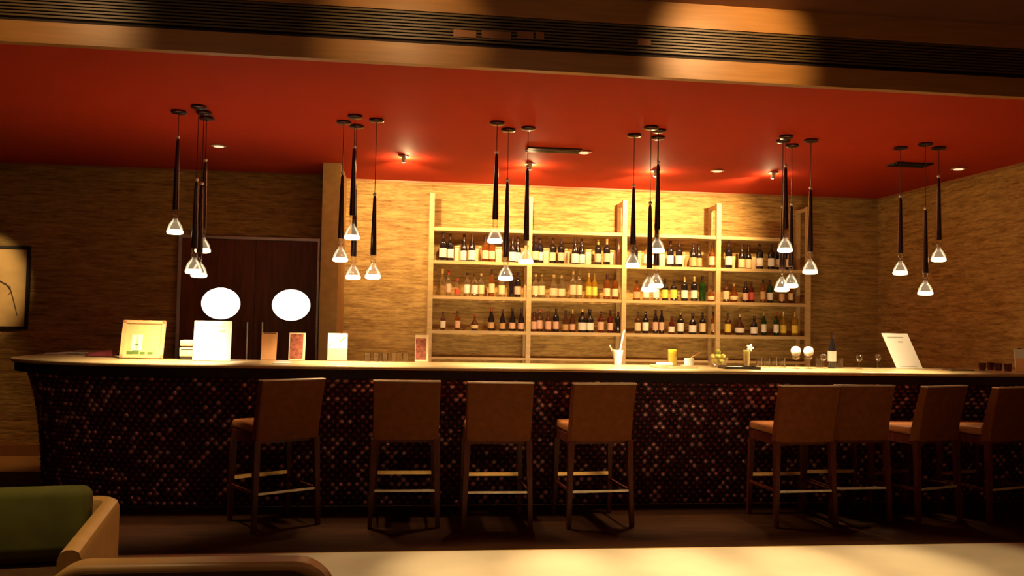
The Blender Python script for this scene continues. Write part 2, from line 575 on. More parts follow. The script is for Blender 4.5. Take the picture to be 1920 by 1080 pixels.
# back counter (mostly hidden behind the bar)
bc = thing('back_counter', (2.46, 9.5, 0), 'dark back counter under the bottle shelves', 'counter')
MB().box(-2.9, 2.9, -.30, .34, .06, .92).build('cabinet_body', M['backcab'], bc, False)
MB().box(-2.92, 2.92, -.33, .34, .921, .96).build('worktop', M['shelf'], bc, False)

# ------------------------------------------------------------------ bottle shelves
YS = 9.55
SX = [.305, 1.39, 2.465, 3.56, 4.64]
SZ = [2.50, 2.138, 1.752, 1.376]
su = thing('bottle_shelf', (2.47, YS, .96), 'tall pale wooden bottle shelves of four bays on the back wall', 'shelf unit')
sl0 = su.location
for x in SX:
    x -= sl0.x
    po = MB().box(x - .026, x + .026, 0, .05, 0, 1.91).build('post', M['shelf'], su, False)
    MB().box(x - .022, x + .022, .05, .30, 1.86, 1.90).build('top_arm', M['shelf'], su, False)
    MB().box(x - .022, x + .022, .265, .30, 0, 1.86).build('rear_post', M['shelf'], su, False)
for i, z in enumerate(SZ):
    z -= sl0.z
    MB().box(SX[0] - sl0.x - .01, SX[4] - sl0.x + (-.02 if i else -.2), .012, .262, z - .036, z).build('shelf_board', M['shelf'], su, False)
MB().box(SX[0] - sl0.x, SX[4] - sl0.x, .01, .04, .10, .125).build('lower_rail', M['shelf'], su, False)

# bottles: profiles are (radius, height) of unit height
PROF = {
    'wine': [(.0, 0), (.125, 0), (.132, .02), (.132, .62), (.118, .69), (.07, .75), (.048, .80), (.045, .97), (.05, .975), (.05, 1.0), (.0, 1.0)],
    'slope': [(.0, 0), (.13, 0), (.137, .02), (.137, .45), (.118, .56), (.075, .70), (.05, .80), (.046, .97), (.052, .975), (.05, 1.0), (0, 1.0)],
    'spirit': [(.0, 0), (.135, 0), (.145, .02), (.145, .58), (.135, .65), (.065, .72), (.052, .75), (.05, .93), (.055, .94), (.055, 1.0), (0, 1.0)],
    'tall': [(.0, 0), (.105, 0), (.112, .02), (.108, .60), (.06, .74), (.042, .82), (.04, .97), (.046, .975), (.046, 1), (0, 1)],
    'round': [(.0, 0), (.15, 0), (.2, .06), (.235, .22), (.22, .40), (.14, .56), (.075, .64), (.06, .70), (.058, .92), (.07, .925), (.07, 1), (0, 1)],
    'flask': [(.0, 0), (.165, 0), (.175, .03), (.175, .5), (.15, .6), (.08, .70), (.065, .74), (.065, .93), (.075, .935), (.075, 1), (0, 1)],
}
CAPZ = {'wine': .80, 'slope': .82, 'spirit': .9, 'tall': .84, 'round': .88, 'flask': .88}
LABZ = {'wine': (.12, .44), 'slope': (.1, .36), 'spirit': (.12, .5), 'tall': (.14, .48), 'round': (.12, .34), 'flask': (.1, .42)}
cache = {}


def rad(pf, t):
    for (r0, z0), (r1, z1) in zip(pf, pf[1:]):
        if z0 <= t <= z1 and z1 > z0:
            return r0 + (r1 - r0) * (t - z0) / (z1 - z0)
    return pf[1][0]


def bottle_proto(shape, gl, lab, cp, h, lz=None):
    key = (shape, gl, lab, cp, round(h, 3), lz)
    if key in cache:
        return copy_tree(cache[key])
    pf = PROF[shape]
    o = MB().lathe([(max(r, .0006) * h, z * h) for r, z in pf], 16).build('bottle', M[gl])
    z0 = CAPZ[shape]
    cpp = [(rad(pf, t) * h + .0012, t * h) for t in (z0, (z0 + .96) / 2, .96)]
    MB().lathe(cpp + [(.056 * h if shape not in ('round', 'flask') else .078 * h, .972 * h), (.056 * h if shape not in ('round', 'flask') else .078 * h, 1.004 * h)], 14).build('cap', M[cp], o)
    if lab:
        a, b = lz or LABZ[shape]
        ts = [a + (b - a) * k / 4 for k in range(5)]
        MB().lathe([(rad(pf, t) * h + .0008, t * h) for t in ts], 16).build('label', M[lab], o)
    cache[key] = o
    return o


D, B, G, C_, A_, Yl, Rd = 'g_dark', 'g_brown', 'g_green', 'g_clear', 'g_amber', 'g_yellow', 'g_red'
W, Cr, Pk, Ye, Re, Tn = 'l_white', 'l_cream', 'l_pink', 'l_yellow', 'l_red', 'l_tan'
# photograph column, shape, glass, label, cap, height (m), words
TOP = [
    (830, 'wine', D, W, 'cap', .31), (844, 'wine', D, W, 'cap', .30), (857, 'carton'), (870, 'slope', D, W, 'cap', .30), (884, 'slope', D, W, 'cap', .30), (897, 'carton'),
    (909, 'wine', A_, Cr, 'cap', .28), (922, 'wine', A_, Cr, 'cap', .28), (936, 'carton'), (948, 'tall', C_, None, 'cap', .28), (960, 'slope', D, W, 'cap', .29), (971, 'slope', D, W, 'cap', .29),
    (1003, 'wine', D, Cr, 'cap', .30), (1013, 'wine', D, W, 'cap', .29), (1025, 'carton'), (1037, 'wine', D, Cr, 'cap', .29), (1051, 'wine', D, Pk, 'cap', .28), (1064, 'carton'),
    (1077, 'slope', D, W, 'cap', .29), (1091, 'slope', D, W, 'cap', .29), (1105, 'carton'), (1122, 'wine', D, Pk, 'capgold', .29), (1136, 'wine', D, Pk, 'capgold', .29), (1150, 'carton'), (1158, 'tall', B, None, 'cap', .29),
    (1188, 'wine', D, None, 'cap', .29), (1199, 'carton'), (1211, 'spirit', C_, W, 'cap', .26), (1224, 'spirit', C_, W, 'cap', .26), (1245, 'carton'),
    (1258, 'wine', D, W, 'cap', .30), (1271, 'wine', D, W, 'cap', .29), (1283, 'carton'), (1297, 'slope', D, Tn, 'cap', .28), (1311, 'slope', D, Tn, 'cap', .28), (1333, 'spirit', A_, Cr, 'cap', .26),
    (1364, 'wine', D, W, 'cap', .31), (1376, 'carton'), (1388, 'slope', D, Cr, 'cap', .28), (1404, 'slope', D, Cr, 'cap', .28), (1415, 'carton'), (1426, 'wine', D, W, 'cap', .30), (1443, 'wine', D, W, 'cap', .29),
    (1461, 'wine', D, Cr, 'cap', .28), (1476, 'wine', D, Cr, 'cap', .28),
]
MID = [
    (829, 'tall', C_, None, 'capgold', .29), (841, 'tall', C_, Pk, 'capred', .28), (857, 'flask', C_, Re, 'capred', .19), (876, 'spirit', C_, W, 'cap', .26), (889, 'spirit', C_, W, 'cap', .25), (902, 'spirit', C_, Cr, 'capgold', .26),
    (921, 'tall', A_, Cr, 'cap', .30), (941, 'spirit', C_, Cr, 'cap', .26), (958, 'tall', D, None, 'cap', .28), (971, 'wine', D, Pk, 'cap', .28),
    (1003, 'spirit', C_, Cr, 'capgold', .26), (1016, 'spirit', C_, Cr, 'capgold', .27), (1037, 'flask', C_, Cr, 'capgold', .26), (1053, 'flask', C_, Cr, 'capgold', .26), (1073, 'tall', C_, Cr, 'capgold', .32), (1086, 'tall', C_, Cr, 'capgold', .32),
    (1102, 'tall', Yl, Ye, 'capgold', .29), (1115, 'tall', Yl, Ye, 'capgold', .29), (1136, 'wine', A_, Cr, 'cap', .28), (1154, 'wine', A_, Cr, 'cap', .28),
    (1192, 'flask', A_, Tn, 'cap', .22), (1212, 'spirit', C_, W, 'cap', .25), (1228, 'spirit', C_, W, 'cap', .25), (1248, 'spirit', D, Ye, 'cap', .25), (1261, 'spirit', D, Ye, 'cap', .25), (1284, 'wine', D, W, 'capgold', .28), (1299, 'wine', D, W, 'capgold', .28),
    (1318, 'wine', G, None, 'cap', .29), (1331, 'round', A_, Cr, 'cap', .18),
    (1359, 'spirit', B, Cr, 'cap', .25), (1377, 'round', A_, Cr, 'capgold', .21), (1395, 'wine', D, Pk, 'cap', .24), (1410, 'spirit', Rd, Re, 'cap', .24), (1428, 'tall', A_, Tn, 'cap', .27), (1445, 'wine', G, W, 'cap', .27), (1463, 'spirit', B, Tn, 'cap', .22), (1484, 'tall', A_, Cr, 'cap', .25),
]
LOW = [
    (830, 'spirit', B, W, 'cap', .20), (858, 'spirit', A_, Pk, 'cap', .21), (889, 'round', B, Cr, 'capred', .18), (921, 'slope', D, Tn, 'capred', .26), (941, 'slope', D, Tn, 'cap', .24), (961, 'slope', D, Pk, 'cap', .26), (976, 'slope', D, Pk, 'cap', .25),
    (1000, 'spirit', B, Pk, 'cap', .22), (1012, 'spirit', B, Pk, 'capred', .25), (1027, 'spirit', B, Pk, 'cap', .23), (1043, 'wine', D, Pk, 'cap', .26), (1059, 'slope', B, Tn, 'cap', .24), (1074, 'slope', B, Pk, 'capgold', .25), (1090, 'flask', D, W, 'capgold', .26), (1106, 'flask', D, W, 'cap', .26), (1125, 'spirit', Rd, Pk, 'cap', .24), (1145, 'wine', Rd, Pk, 'cap', .25), (1157, 'wine', D, None, 'cap', .24),
    (1194, 'spirit', B, Cr, 'cap', .24), (1211, 'spirit', D, W, 'cap', .25), (1227, 'tall', D, Pk, 'cap', .27), (1241, 'tall', D, Pk, 'cap', .27), (1257, 'flask', Rd, W, 'cap', .20), (1277, 'spirit', D, W, 'capgold', .25), (1296, 'flask', D, W, 'cap', .24), (1318, 'spirit', D, Cr, 'cap', .25), (1335, 'tall', A_, Tn, 'cap', .26),
    (1362, 'spirit', B, Ye, 'cap', .25), (1388, 'round', B, W, 'capgold', .24), (1411, 'flask', D, W, 'cap', .22), (1433, 'tall', G, W, 'capgold', .27), (1452, 'tall', G, W, 'capred', .27), (1470, 'wine', Yl, Ye, 'capgold', .28), (1487, 'wine', Yl, Ye, 'capgold', .28),
]
GW = {D: 'black', B: 'brown', G: 'green', C_: 'clear', A_: 'amber', Yl: 'yellow', Rd: 'red'}
LW = {W: 'white label', Cr: 'cream label', Pk: 'pinkish label', Ye: 'yellow label', Re: 'red label', Tn: 'tan label', None: 'no label'}
NM = {'wine': 'wine_bottle', 'slope': 'wine_bottle', 'spirit': 'spirit_bottle', 'tall': 'spirit_bottle', 'round': 'decanter_bottle', 'flask': 'liqueur_bottle'}
ORD = ['first', 'second', 'third', 'fourth', 'fifth', 'sixth', 'seventh', 'eighth', 'ninth', 'tenth', 'eleventh', 'twelfth', 'thirteenth', 'fourteenth']
BAY = ['first', 'second', 'third', 'fourth']
carton0 = None
for shelf, rowlist, z, py in (('top', TOP, SZ[1], 495), ('middle', MID, SZ[2], 560), ('bottom', LOW, SZ[3], 625)):
    cnt = [0, 0, 0, 0]
    for it in rowlist:
        x = at(it[0], py - 15, 'Y', YS + .13).x
        bay = max(i for i in range(4) if x > SX[i])
        k = cnt[bay]
        cnt[bay] += 1
        where = f'{shelf} shelf, {BAY[bay]} bay, {ORD[k]} from the door side'
        if it[1] == 'carton':
            if carton0 is None:
                carton0 = MB().rbox(-.033, .033, -.028, .028, 0, .152, .004).build('gift_carton', M['l_cream'])
                MB().rbox(-.034, .034, -.029, .029, .153, .178, .004).build('carton_lid', M['capgold'], carton0)
                o = carton0
            else:
                o = copy_tree(carton0)
            o.location = (x, YS + .205, z + .001)
            o.rotation_euler.z = random.uniform(-.2, .2)
            tag(o, 'small cream gift carton, ' + where, 'gift box', 'cartons between bottles on the top shelf')
            continue
        _, shp, gl, lab, cp, h = it
        lz = None
        if shelf == 'top' and shp == 'slope':
            lz = (.05, .40)
        o = bottle_proto(shp, gl, lab, cp, h, lz)
        o.name = NM[shp]
        o.location = (x, YS + .085 + .062 * (k % 2) + random.uniform(-.006, .006), z + .001)
        o.rotation_euler.z = random.uniform(-.5, .5)
        tag(o, f'{GW[gl]} bottle with {LW[lab]}, {where}', 'bottle', f'bottles on the {shelf} shelf')

# ------------------------------------------------------------------ bar stools
def make_stool():
    w, dp = .235, .445     # half width, depth (rear legs at y=0, front at y=dp)
    s = thing('bar_stool', (0, 0, 0), '', 'bar stool', 'bar stools along the counter')
    # reclined upholstered back
    bk = MB()
    seg = 8
    vs, fs = [], []
    for i in range(seg + 1):
        t = i / seg
        z = .625 + .42 * t
        y = -.005 - .085 * t ** 1.3
        hw = w + .005 * t
        th = .062 - .02 * t
        vs += [(-hw, y - .008, z), (-hw + .008, y - .016, z), (hw - .008, y - .016, z), (hw, y - .008, z), (hw, y + th, z), (-hw, y + th, z)]
    for i in range(seg):
        for k in range(6):
            fs.append((i * 6 + k, i * 6 + (k + 1) % 6, i * 6 + 6 + (k + 1) % 6, i * 6 + 6 + k))
    fs += [tuple(reversed(range(6))), tuple(range(seg * 6, seg * 6 + 6))]
    bk.add(vs, fs)
    b = bk.build('backrest', M['leather'], s)
    MB().rbox(-w - .006, w + .006, -.108, -.045, 1.045, 1.056, .005).build('top_rail', M['steel'], b)
    # cushion and frame
    MB().rbox(-w + .012, w - .012, .055, dp + .02, .668, .735, .022, seg=4).build('seat', M['seat'], s)
    MB().box(-w + .01, w - .01, .02, dp + .005, .60, .667).build('seat_frame', M['wood'], s, False)
    for sx in (-1, 1):
        MB().bar((sx * (w + .006), -.03, 0), (sx * (w - .012), .0, .63), .015, .016, .022, .022).build('leg', M['wood'], s, False)
        MB().bar((sx * (w - .012), dp, 0), (sx * (w - .02), dp - .015, .60), .015, .016, .02, .02).build('leg', M['wood'], s, False)
        MB().box(sx * (w - .01) - .008, sx * (w - .01) + .008, .005, dp - .02, .25, .27).build('side_stretcher', M['wood'], s, False)
    MB().box(-w + .03, w - .03, dp - .028, dp + .0, .300, .328).build('footrest', M['brass'], s, False)
    MB().box(-w + .015, w - .015, -.024, -.010, .252, .268).build('rear_stretcher', M['steel'], s, False)
    return s


# rear-leg ground points in the photograph: left leg, right leg, turn in degrees
ST = [
    ((475, 1000), 0, 32, 'brown leather bar stool standing below the white menu stand and peach card, swivelled aside'),
    ((693, 990), .235, 0, 'brown leather bar stool squarely facing the bar below the upturned glasses'),
    ((869, 993), .235, 0, 'brown leather bar stool squarely facing the bar below the first shelf bay'),
    ((1066, 991), .235, 5, 'brown leather bar stool slightly turned, standing alone below the second shelf bay'),
    ((1455, 989), .235, 4, 'front stool of the overlapping pair, nearer the lemons'),
    ((1559, 981), .235, 2, 'rear stool of the overlapping pair, partly behind its neighbour'),
    ((1722, 984), 0, 20, 'dark bar stool turned sideways below the slanted menu board'),
    ((1856, 984), 0, 18, 'dark bar stool at the wall end of the row, turned sideways'),
]
stool0 = None
for (fx, fy), _, ang, lab in ST:
    if stool0 is None:
        stool0 = make_stool()
        s = stool0
    else:
        s = copy_tree(stool0)
    a = math.radians(ang)
    P = at(fx, fy, 'Z', 0)
    # left rear leg foot sits at local (-.241, -.03)
    lx, ly = -.241 * math.cos(a) + .03 * math.sin(a), -.241 * math.sin(a) - .03 * math.cos(a)
    s.location = (P.x - lx, P.y - ly, 0)
    s.rotation_euler = (0, 0, a)
    s['label'] = lab

# ------------------------------------------------------------------ pendants
LIGHTCOL = (1, .66, .30)


def lamp(kind, name, loc, energy, col=LIGHTCOL, radius=.05, target=None, angle=None, blend=.5):
    l = bpy.data.lights.new(name, kind)
    l.energy, l.color = energy, col
    if kind in ('POINT', 'SPOT'):
        l.shadow_soft_size = radius
    if kind == 'SPOT':
        l.spot_size, l.spot_blend = math.radians(angle), blend
    o = bpy.data.objects.new(name, l)
    COL.objects.link(o)
    o.location = loc
    if target is not None:
        o.rotation_euler = (Vector(target) - Vector(loc)).to_track_quat('-Z', 'Y').to_euler()
    return o


# bulb pixel, top-of-stem pixel row, depth offset, label
PD = [
    (328, 433, 265, 0, 'highest globe of the pendant cluster near the doors, hanging apart'),
    (380, 468, 308, .11, 'second highest globe of the pendant cluster at the porthole doors'),
    (363, 507, 345, -.12, 'thin pendant globe just touching the lowest in the porthole door cluster'),
    (373, 514, 352, -.01, 'lowest globe of the pendant cluster hanging before the porthole doors'),
    (660, 443, 283, -.08, 'highest globe of the four pendants hanging by the wall pier'),
    (638, 485, 332, .06, 'pendant globe right in front of the wall pier'),
    (662, 518, 356, .14, 'lowest globe below the highest in the pendant group by the wall pier'),
    (699, 517, 372, -.02, 'pendant globe of the pier group hanging closest to the shelves'),
    (928, 450, 293, -.08, 'highest globe of the three pendants before the first shelf bay'),
    (948, 520, 345, .06, 'lowest globe of the three pendants before the first shelf bay'),
    (986, 489, 320, .0, 'pendant in front of the post between first and second shelf bays'),
    (1186, 496, 355, .05, 'pendant hanging before the post between second and third shelf bays'),
    (1232, 468, 312, -.08, 'highest globe of the pendants before the third shelf bay'),
    (1217, 541, 388, -.14, 'lower of two bright globes hanging low before the third shelf bay'),
    (1230, 534, 392, .08, 'upper of two bright globes hanging low before the third shelf bay'),
    (1472, 467, 318, -.08, 'highest globe of the pendants at the fourth shelf bay'),
    (1466, 541, 395, .02, 'lowest globe of the pendants at the fourth shelf bay'),
    (1483, 534, 390, .12, 'low pendant globe beside the lowest one at the fourth shelf bay'),
    (1519, 508, 360, -.02, 'pendant hanging before the last post of the bottle shelves'),
    (1688, 510, 375, .06, 'pendant of the end trio hanging closest to the bottle shelves'),
    (1735, 548, 398, -.06, 'lowest pendant of the trio hanging near the corner of the walls'),
    (1760, 485, 338, .02, 'highest pendant of the trio hanging near the corner of the walls'),
]
for bx_, by_, ty_, dy, lab in PD:
    Yp = 6.86 + dy * 1.6
    b = at(bx_, by_, 'Y', Yp)
    t = at(bx_ + .019 * (by_ - ty_), ty_, 'Y', Yp)
    p = thing('pendant_light', (b.x, Yp, CZ), lab, 'pendant light', 'slim pendant lights over the bar')
    zb, zt = b.z - CZ, t.z - CZ
    MB().lathe([(.052, -.001), (.058, -.006), (.058, -.016), (.05, -.022), (.012, -.026)], 20).build('ceiling_rosette', M['gunmetal'], p)
    MB().tube([(0, 0, -.024), (0, 0, zt + .01)], .0028, 6).build('cord', M['gunmetal'], p)
    gl_top = zb + .16
    MB().lathe([(.006, zt + .02), (.0125, zt), (.014, zt - .05), (.024, gl_top + .03), (.024, gl_top)], 14).build('stem', M['gunmetal'], p)
    MB().lathe([(.010, zt + .021), (.014, zt + .026), (.014, zt + .038), (.006, zt + .044)], 12).build('stem_tip', M['chrome'], p)
    gp = [(.020, gl_top + .002), (.018, gl_top - .03), (.024, gl_top - .045), (.016, gl_top - .062), (.022, gl_top - .078), (.034, gl_top - .092), (.048, gl_top - .112), (.058, gl_top - .138), (.0615, gl_top - .158), (.060, gl_top - .170)]
    gb = MB().lathe(list(reversed(gp)), 20).build('glass_globe', M['glassclear'], p)
    MB().lathe([(.040, gl_top - .186), (.056, gl_top - .181), (.060, gl_top - .172), (.059, gl_top - .160), (.052, gl_top - .152), (.01, gl_top - .150)], 20).build('bulb', M['bulb'], p)
    lamp('SPOT', 'pendant_lamp', (b.x, Yp, b.z - .06), 62 if bx_ < 1600 else 38, col=(1, .70, .36), radius=.035, target=(b.x - (.5 if bx_ < 400 or bx_ > 1600 else 0), Yp + .5, 0), angle=94, blend=.8)

# ------------------------------------------------------------------ ceiling spots and downlights
SP = [(757, 292, 'slim ceiling spot nearest the wall pier, glowing on the red ceiling'), (994, 306, 'ceiling spot above the post of the first and second bays'),
      (1229, 319, 'ceiling spot above the third bay, behind the tall pendants'), (1450, 323, 'ceiling spot glowing above the fourth shelf bay')]
for px, py, lab in SP:
    P = at(px, py, 'Z', CZ)
    o = thing('ceiling_spotlight', (P.x, P.y, CZ), lab, 'ceiling spotlight', 'spotlights aimed at the bottle wall')
    MB().lathe([(.045, -.001), (.048, -.012), (.03, -.016)], 20).build('mount_plate', M['steel'], o)
    mx = Matrix.Translation((0, .0, -.034)) @ Matrix.Rotation(math.radians(50), 4, 'X') @ Matrix.Scale(.62, 4)
    MB().lathe([(.020, -.045), (.034, -.04), (.034, .03), (.02, .034)], 18, mx).build('spot_head', M['steel'], o)
    MB().lathe([(.012, -.052), (.028, -.050), (.028, -.0455), (.012, -.0452)], 18, mx).build('lens', M['wallbulb'], o)
    lamp('POINT', 'wall_spot_glow', (P.x + .02, P.y + .10, CZ - .085), 12 if px < 1400 else 6, radius=.02)
    lamp('SPOT', 'wall_spot_beam', (P.x, P.y + .07, CZ - .09), (210 if px < 800 else 285), col=(1, .60, .25), radius=.03, target=(P.x - (.35 if px > 1400 else 0), YB, 2.5), angle=(76 if px > 1400 else 86), blend=1.)
DL = [(410, 272, 'small pale ceiling fitting beyond the pendants near the doors'), (1095, 284, 'small ceiling fitting at the end of the dark air slot'), (1345, 319, 'round recessed downlight between the spots of the third and fourth bays'), (1797, 315, 'small recessed ceiling fitting near the wall at the bar end')]
for px, py, lab in DL:
    P = at(px, py, 'Z', CZ)
    o = thing('ceiling_downlight', (P.x, P.y, CZ), lab, 'downlight', 'recessed ceiling fittings')
    MB().lathe([(.05, -.001), (.062, -.004), (.07, -.010), (.05, -.014)], 24).build('bezel', M['porcelain'], o)
    MB().lathe([(.02, -.0145), (.044, -.015), (.044, -.017), (.01, -.018)], 20).build('lens', M['downbulb'], o)
for x0, x1, py, lab in ((988, 1092, 278, 'dark linear air slot in the red ceiling above the second bay'), (1672, 1750, 306, 'dark linear air slot in the red ceiling by the end wall')):
    a, b = at(x0, py, 'Z', CZ), at(x1, py, 'Z', CZ)
    o = thing('ceiling_vent', ((a.x + b.x) / 2, a.y, CZ), lab, 'air vent', 'air slots in the red ceiling')
    w = (b.x - a.x) / 2
    MB().box(-w, w, -.09, .09, -.012, -.001).build('vent_body', M['groove'], o, False)
    f = MB()
    for k in range(4):
        f.box(-w, w, -.085 + .05 * k, -.07 + .05 * k, -.018, -.0125)
    f.build('vent_blades', M['dark'], o, False)


# ------------------------------------------------------------------ things on the bar
def spot_on_bar(px, py, ymin=6.80, ymax=7.40):
    P = at(px, py, 'Z', BZ)
    y = min(ymax, max(ymin, P.y))
    x = at(px, py, 'Y', y).x
    return Vector((x, y, BZ + .0008)), y / 1640 / (.992 - .125 * (px - 960) / 1640)


def card(px0, px1, py0, py1, name, label, cat, board, tilt=10, frame=None, th=.006, group=None):
    """an upright card or board leaning back on a strut; returns (root, board object, w, h)"""
    L, k = spot_on_bar((px0 + px1) / 2, py1)
    w, h = (px1 - px0) * k, (py1 - py0) * k
    r = thing(name, L, label, cat, group)
    mx = Matrix.Rotation(-math.radians(tilt), 4, 'X')
    b = MB().box(-w / 2, w / 2, 0, th, .003, h, mx).build('board', M[board], r, False)
    y1 = (h * .6) * math.sin(math.radians(tilt)) + th + .003
    MB().add([(-w * .3, y1, h * .58), (w * .3, y1, h * .58), (w * .3, y1 + h * .06, .0015), (-w * .3, y1 + h * .06, .0015), (-w * .3, y1 + .004, h * .58), (w * .3, y1 + .004, h * .58), (w * .3, y1 + h * .06 + .004, .0015), (-w * .3, y1 + h * .06 + .004, .0015)],
             [(0, 1, 2, 3), (7, 6, 5, 4), (0, 4, 5, 1), (1, 5, 6, 2), (2, 6, 7, 3), (3, 7, 4, 0)]).build('strut', M[board], r, False)
    return r, b, w, h, mx


def lines(r, w, h, mx, rows, name='print', mt='ink'):
    mbx = MB()
    for x0, x1, z, t in rows:
        mbx.box(x0 * w, x1 * w, -.0009, -.0002, z * h - t * h / 2, z * h + t * h / 2, mx)
    return mbx.build(name, M[mt], r, False)


# framed drinks picture
r, b, w, h, mx = card(226, 303, 594, 667, 'framed_drinks_menu', 'peach framed drinks picture standing beside a dark red cloth', 'menu stand', 'cream', 15, th=.012)
fm = MB()
for q0 in ((-w / 2, -w / 2 + .026, .003, h), (w / 2 - .026, w / 2, .003, h), (-w / 2, w / 2, h - .026, h), (-w / 2, w / 2, .003, .03)):
    fm.box(q0[0], q0[1], -.012, -.0005, q0[2], q0[3], mx)
fm.build('menu_frame', M['peach'], r, False)
ph = MB().box(-w / 2 + .027, w / 2 - .027, -.003, -.0008, .031, h - .027, mx).build('photo_sheet', M['l_yellow'], r, False)
ph.data.materials.clear(); ph.data.materials.append(M['picyellow'])
lines(r, w, h, mx @ Matrix.Translation((0, -.0032, 0)), [(.12, .36, .82 - .085 * k, .028) for k in range(7)], 'print', 'l_pink')
gm = MB()
for cx in (-.2, -.06):
    gm.box(cx * w - .018, cx * w + .018, -.0042, -.0032, h * .2, h * .62, mx)
gm.build('glass_picture', M['porcelain'], r, False)
for cx, cz, s_ in ((-.28, .14, .022), (-.14, .16, .026), (.02, .13, .02), (.2, .13, .02), (-.13, .36, .012)):
    MB().box(cx * w - s_, cx * w + s_, -.0052, -.0043, cz * h - s_ * .6, cz * h + s_ * .6, mx).build('garnish_picture', M['leaf'], r, False)

# cloth and papers
L, k = spot_on_bar(196, 665, 6.8, 7.6)
cl = MB()
vs, fs = [], []
nx, ny = 14, 8
for j in range(ny + 1):
    for i in range(nx + 1):
        u_, v_ = i / nx - .5, j / ny - .5
        z = .004 + (.055 * (1 - (2 * v_) ** 2) * (.45 + .55 * i / nx) * (1 - max(0, (i - 12) / 2) * .7)) * (1 if 0 < j < ny else 0) + .006 * math.sin(9 * u_ + 5 * v_) ** 2
        vs.append((u_ * .22 + .02 * math.sin(3 * v_), v_ * .15, z))
for j in range(ny):
    for i in range(nx):
        q = j * (nx + 1) + i
        fs.append((q, q + 1, q + nx + 2, q + nx + 1))
o = cl.add(vs, fs).build('folded_cloth', M['napred'], None, True, L)
so = o.modifiers.new('thick', 'SOLIDIFY'); so.thickness = .003; so.offset = 1
tag(o, 'dark red crumpled cloth lying beside the framed drinks picture', 'cloth')
for px, py, ang, lab in ((152, 659, .2, 'lower white paper sheet by the dark red cloth'), (140, 663, -.25, 'upper white paper sheet near the rounded bar end')):
    P = at(px, py, 'Z', BZ)
    o = MB().rbox(-.12, .12, -.09, .09, 0, .004, .0015).build('paper_sheet', M['white'], None, False, (P.x, min(P.y, 8.1), BZ + (.001 if ang > 0 else .007)))
    o.rotation_euler.z = ang
    tag(o, lab, 'paper', 'loose papers on the bar end')

# receipt printer
L, k = spot_on_bar(349, 664, 6.8, 7.3)
L.y = 7.39
r = thing('receipt_printer', L, 'cream receipt printer on the bar behind the white menu stand', 'printer')
MB().rbox(-.055, .055, -.06, .08, 0, .022, .004).build('dark_base', M['dark'], r)
bd = MB().rbox(-.06, .06, -.065, .085, .023, .095, .008).build('body', M['l_cream'], r)
MB().box(-.05, .05, -.067, -.0652, .078, .084).build('paper_slot', M['dark'], bd, False)
MB().rbox(-.06, .06, -.06, .085, .106, .155, .010).build('lid', M['l_cream'], r)
MB().box(-.05, .05, -.05, .075, .0955, .1055).build('hinge_gap', M['dark'], r, False)

# white menu stand
r, b, w, h, mx = card(363, 429, 600, 673, 'menu_stand', 'white menu stand in front of the porthole doors', 'menu stand', 'white', 8)
r.location.y = 7.14
r.location.x = at(396, 673, 'Y', 7.14).x
lines(r, w, h, mx, [(-.32, .3, .86, .022), (-.28, .26, .82, .012), (.15, .32, .74, .05)] + [(-.3, .25, .62 - .07 * k_, .006) for k_ in range(6)])
MB().rbox(-w / 2 - .005, w / 2 + .005, -.02, .012, 0, .0029, .001).build('foot', M['glassclear'], r)

r, b, w, h, mx = card(489, 517, 620, 673, 'tent_card', 'plain peach card standing in front of the door handles', 'table card', 'peach', 13, group='cards standing on the bar')
lines(r, w, h, mx, [(-.42, .42, .97, .03)], 'top_edge', 'dark')
r, b, w, h, mx = card(541, 571, 621, 673, 'picture_card', 'card with a dark red picture beside the plain peach card', 'table card', 'cream', 7, group='cards standing on the bar')
MB().box(-w / 2 + .008, w / 2 - .018, -.0012, -.0002, .012, h - .01, mx).build('red_picture', M['redpic'], r, False)
r, b, w, h, mx = card(614, 650, 622, 674, 'picture_card', 'white and peach card with green sprigs before the wall pier', 'table card', 'white', 7, group='cards standing on the bar')
MB().box(-w / 2, w / 2, -.0012, -.0002, .004, h * .46, mx).build('peach_band', M['peach'], r, False)
for cx, cz, s_ in ((.28, .78, .008), (.36, .84, .008), (.16, .72, .006), (-.4, .55, .006), (-.36, .62, .006)):
    MB().box(cx * w - s_, cx * w + s_, -.0022, -.0013, cz * h - s_, cz * h + s_, mx).build('sprig_picture', M['leaf'], r, False)
r, b, w, h, mx = card(778, 803, 627, 678, 'picture_card', 'narrow card with a pinkish picture below the first shelf post', 'table card', 'cream', 6, group='cards standing on the bar')
MB().box(-w / 2 + .004, w / 2 - .02, -.0012, -.0002, .02, h - .03, mx).build('pink_picture', M['redpic'], r, False)

P = at(528, 681, 'Z', BZ)
tag(MB().rbox(-.065, .065, -.05, .05, 0, .003, .001).build('paper_coaster', M['white'], None, False, (P.x, max(P.y, 6.79), BZ + .001)), 'white paper coaster lying flat in front of the red picture card', 'coaster')

# glassware helpers
def tumbler(r0, r1, h, fill=None, lvl=.8, name='tumbler', mt='glassclear'):
    t = .0025
    o = MB().lathe([(.0005, 0), (r0, 0), (r1, h), (r1 - t, h), (r0 - t, .008), (.0005, .008)], 18).build(name, M[mt])
    if fill:
        rl = r0 + (r1 - r0) * lvl
        MB().lathe([(r0 - t - .0008, .0088), (rl - t - .0008, h * lvl)], 18).build('drink', M[fill], o)
    return o


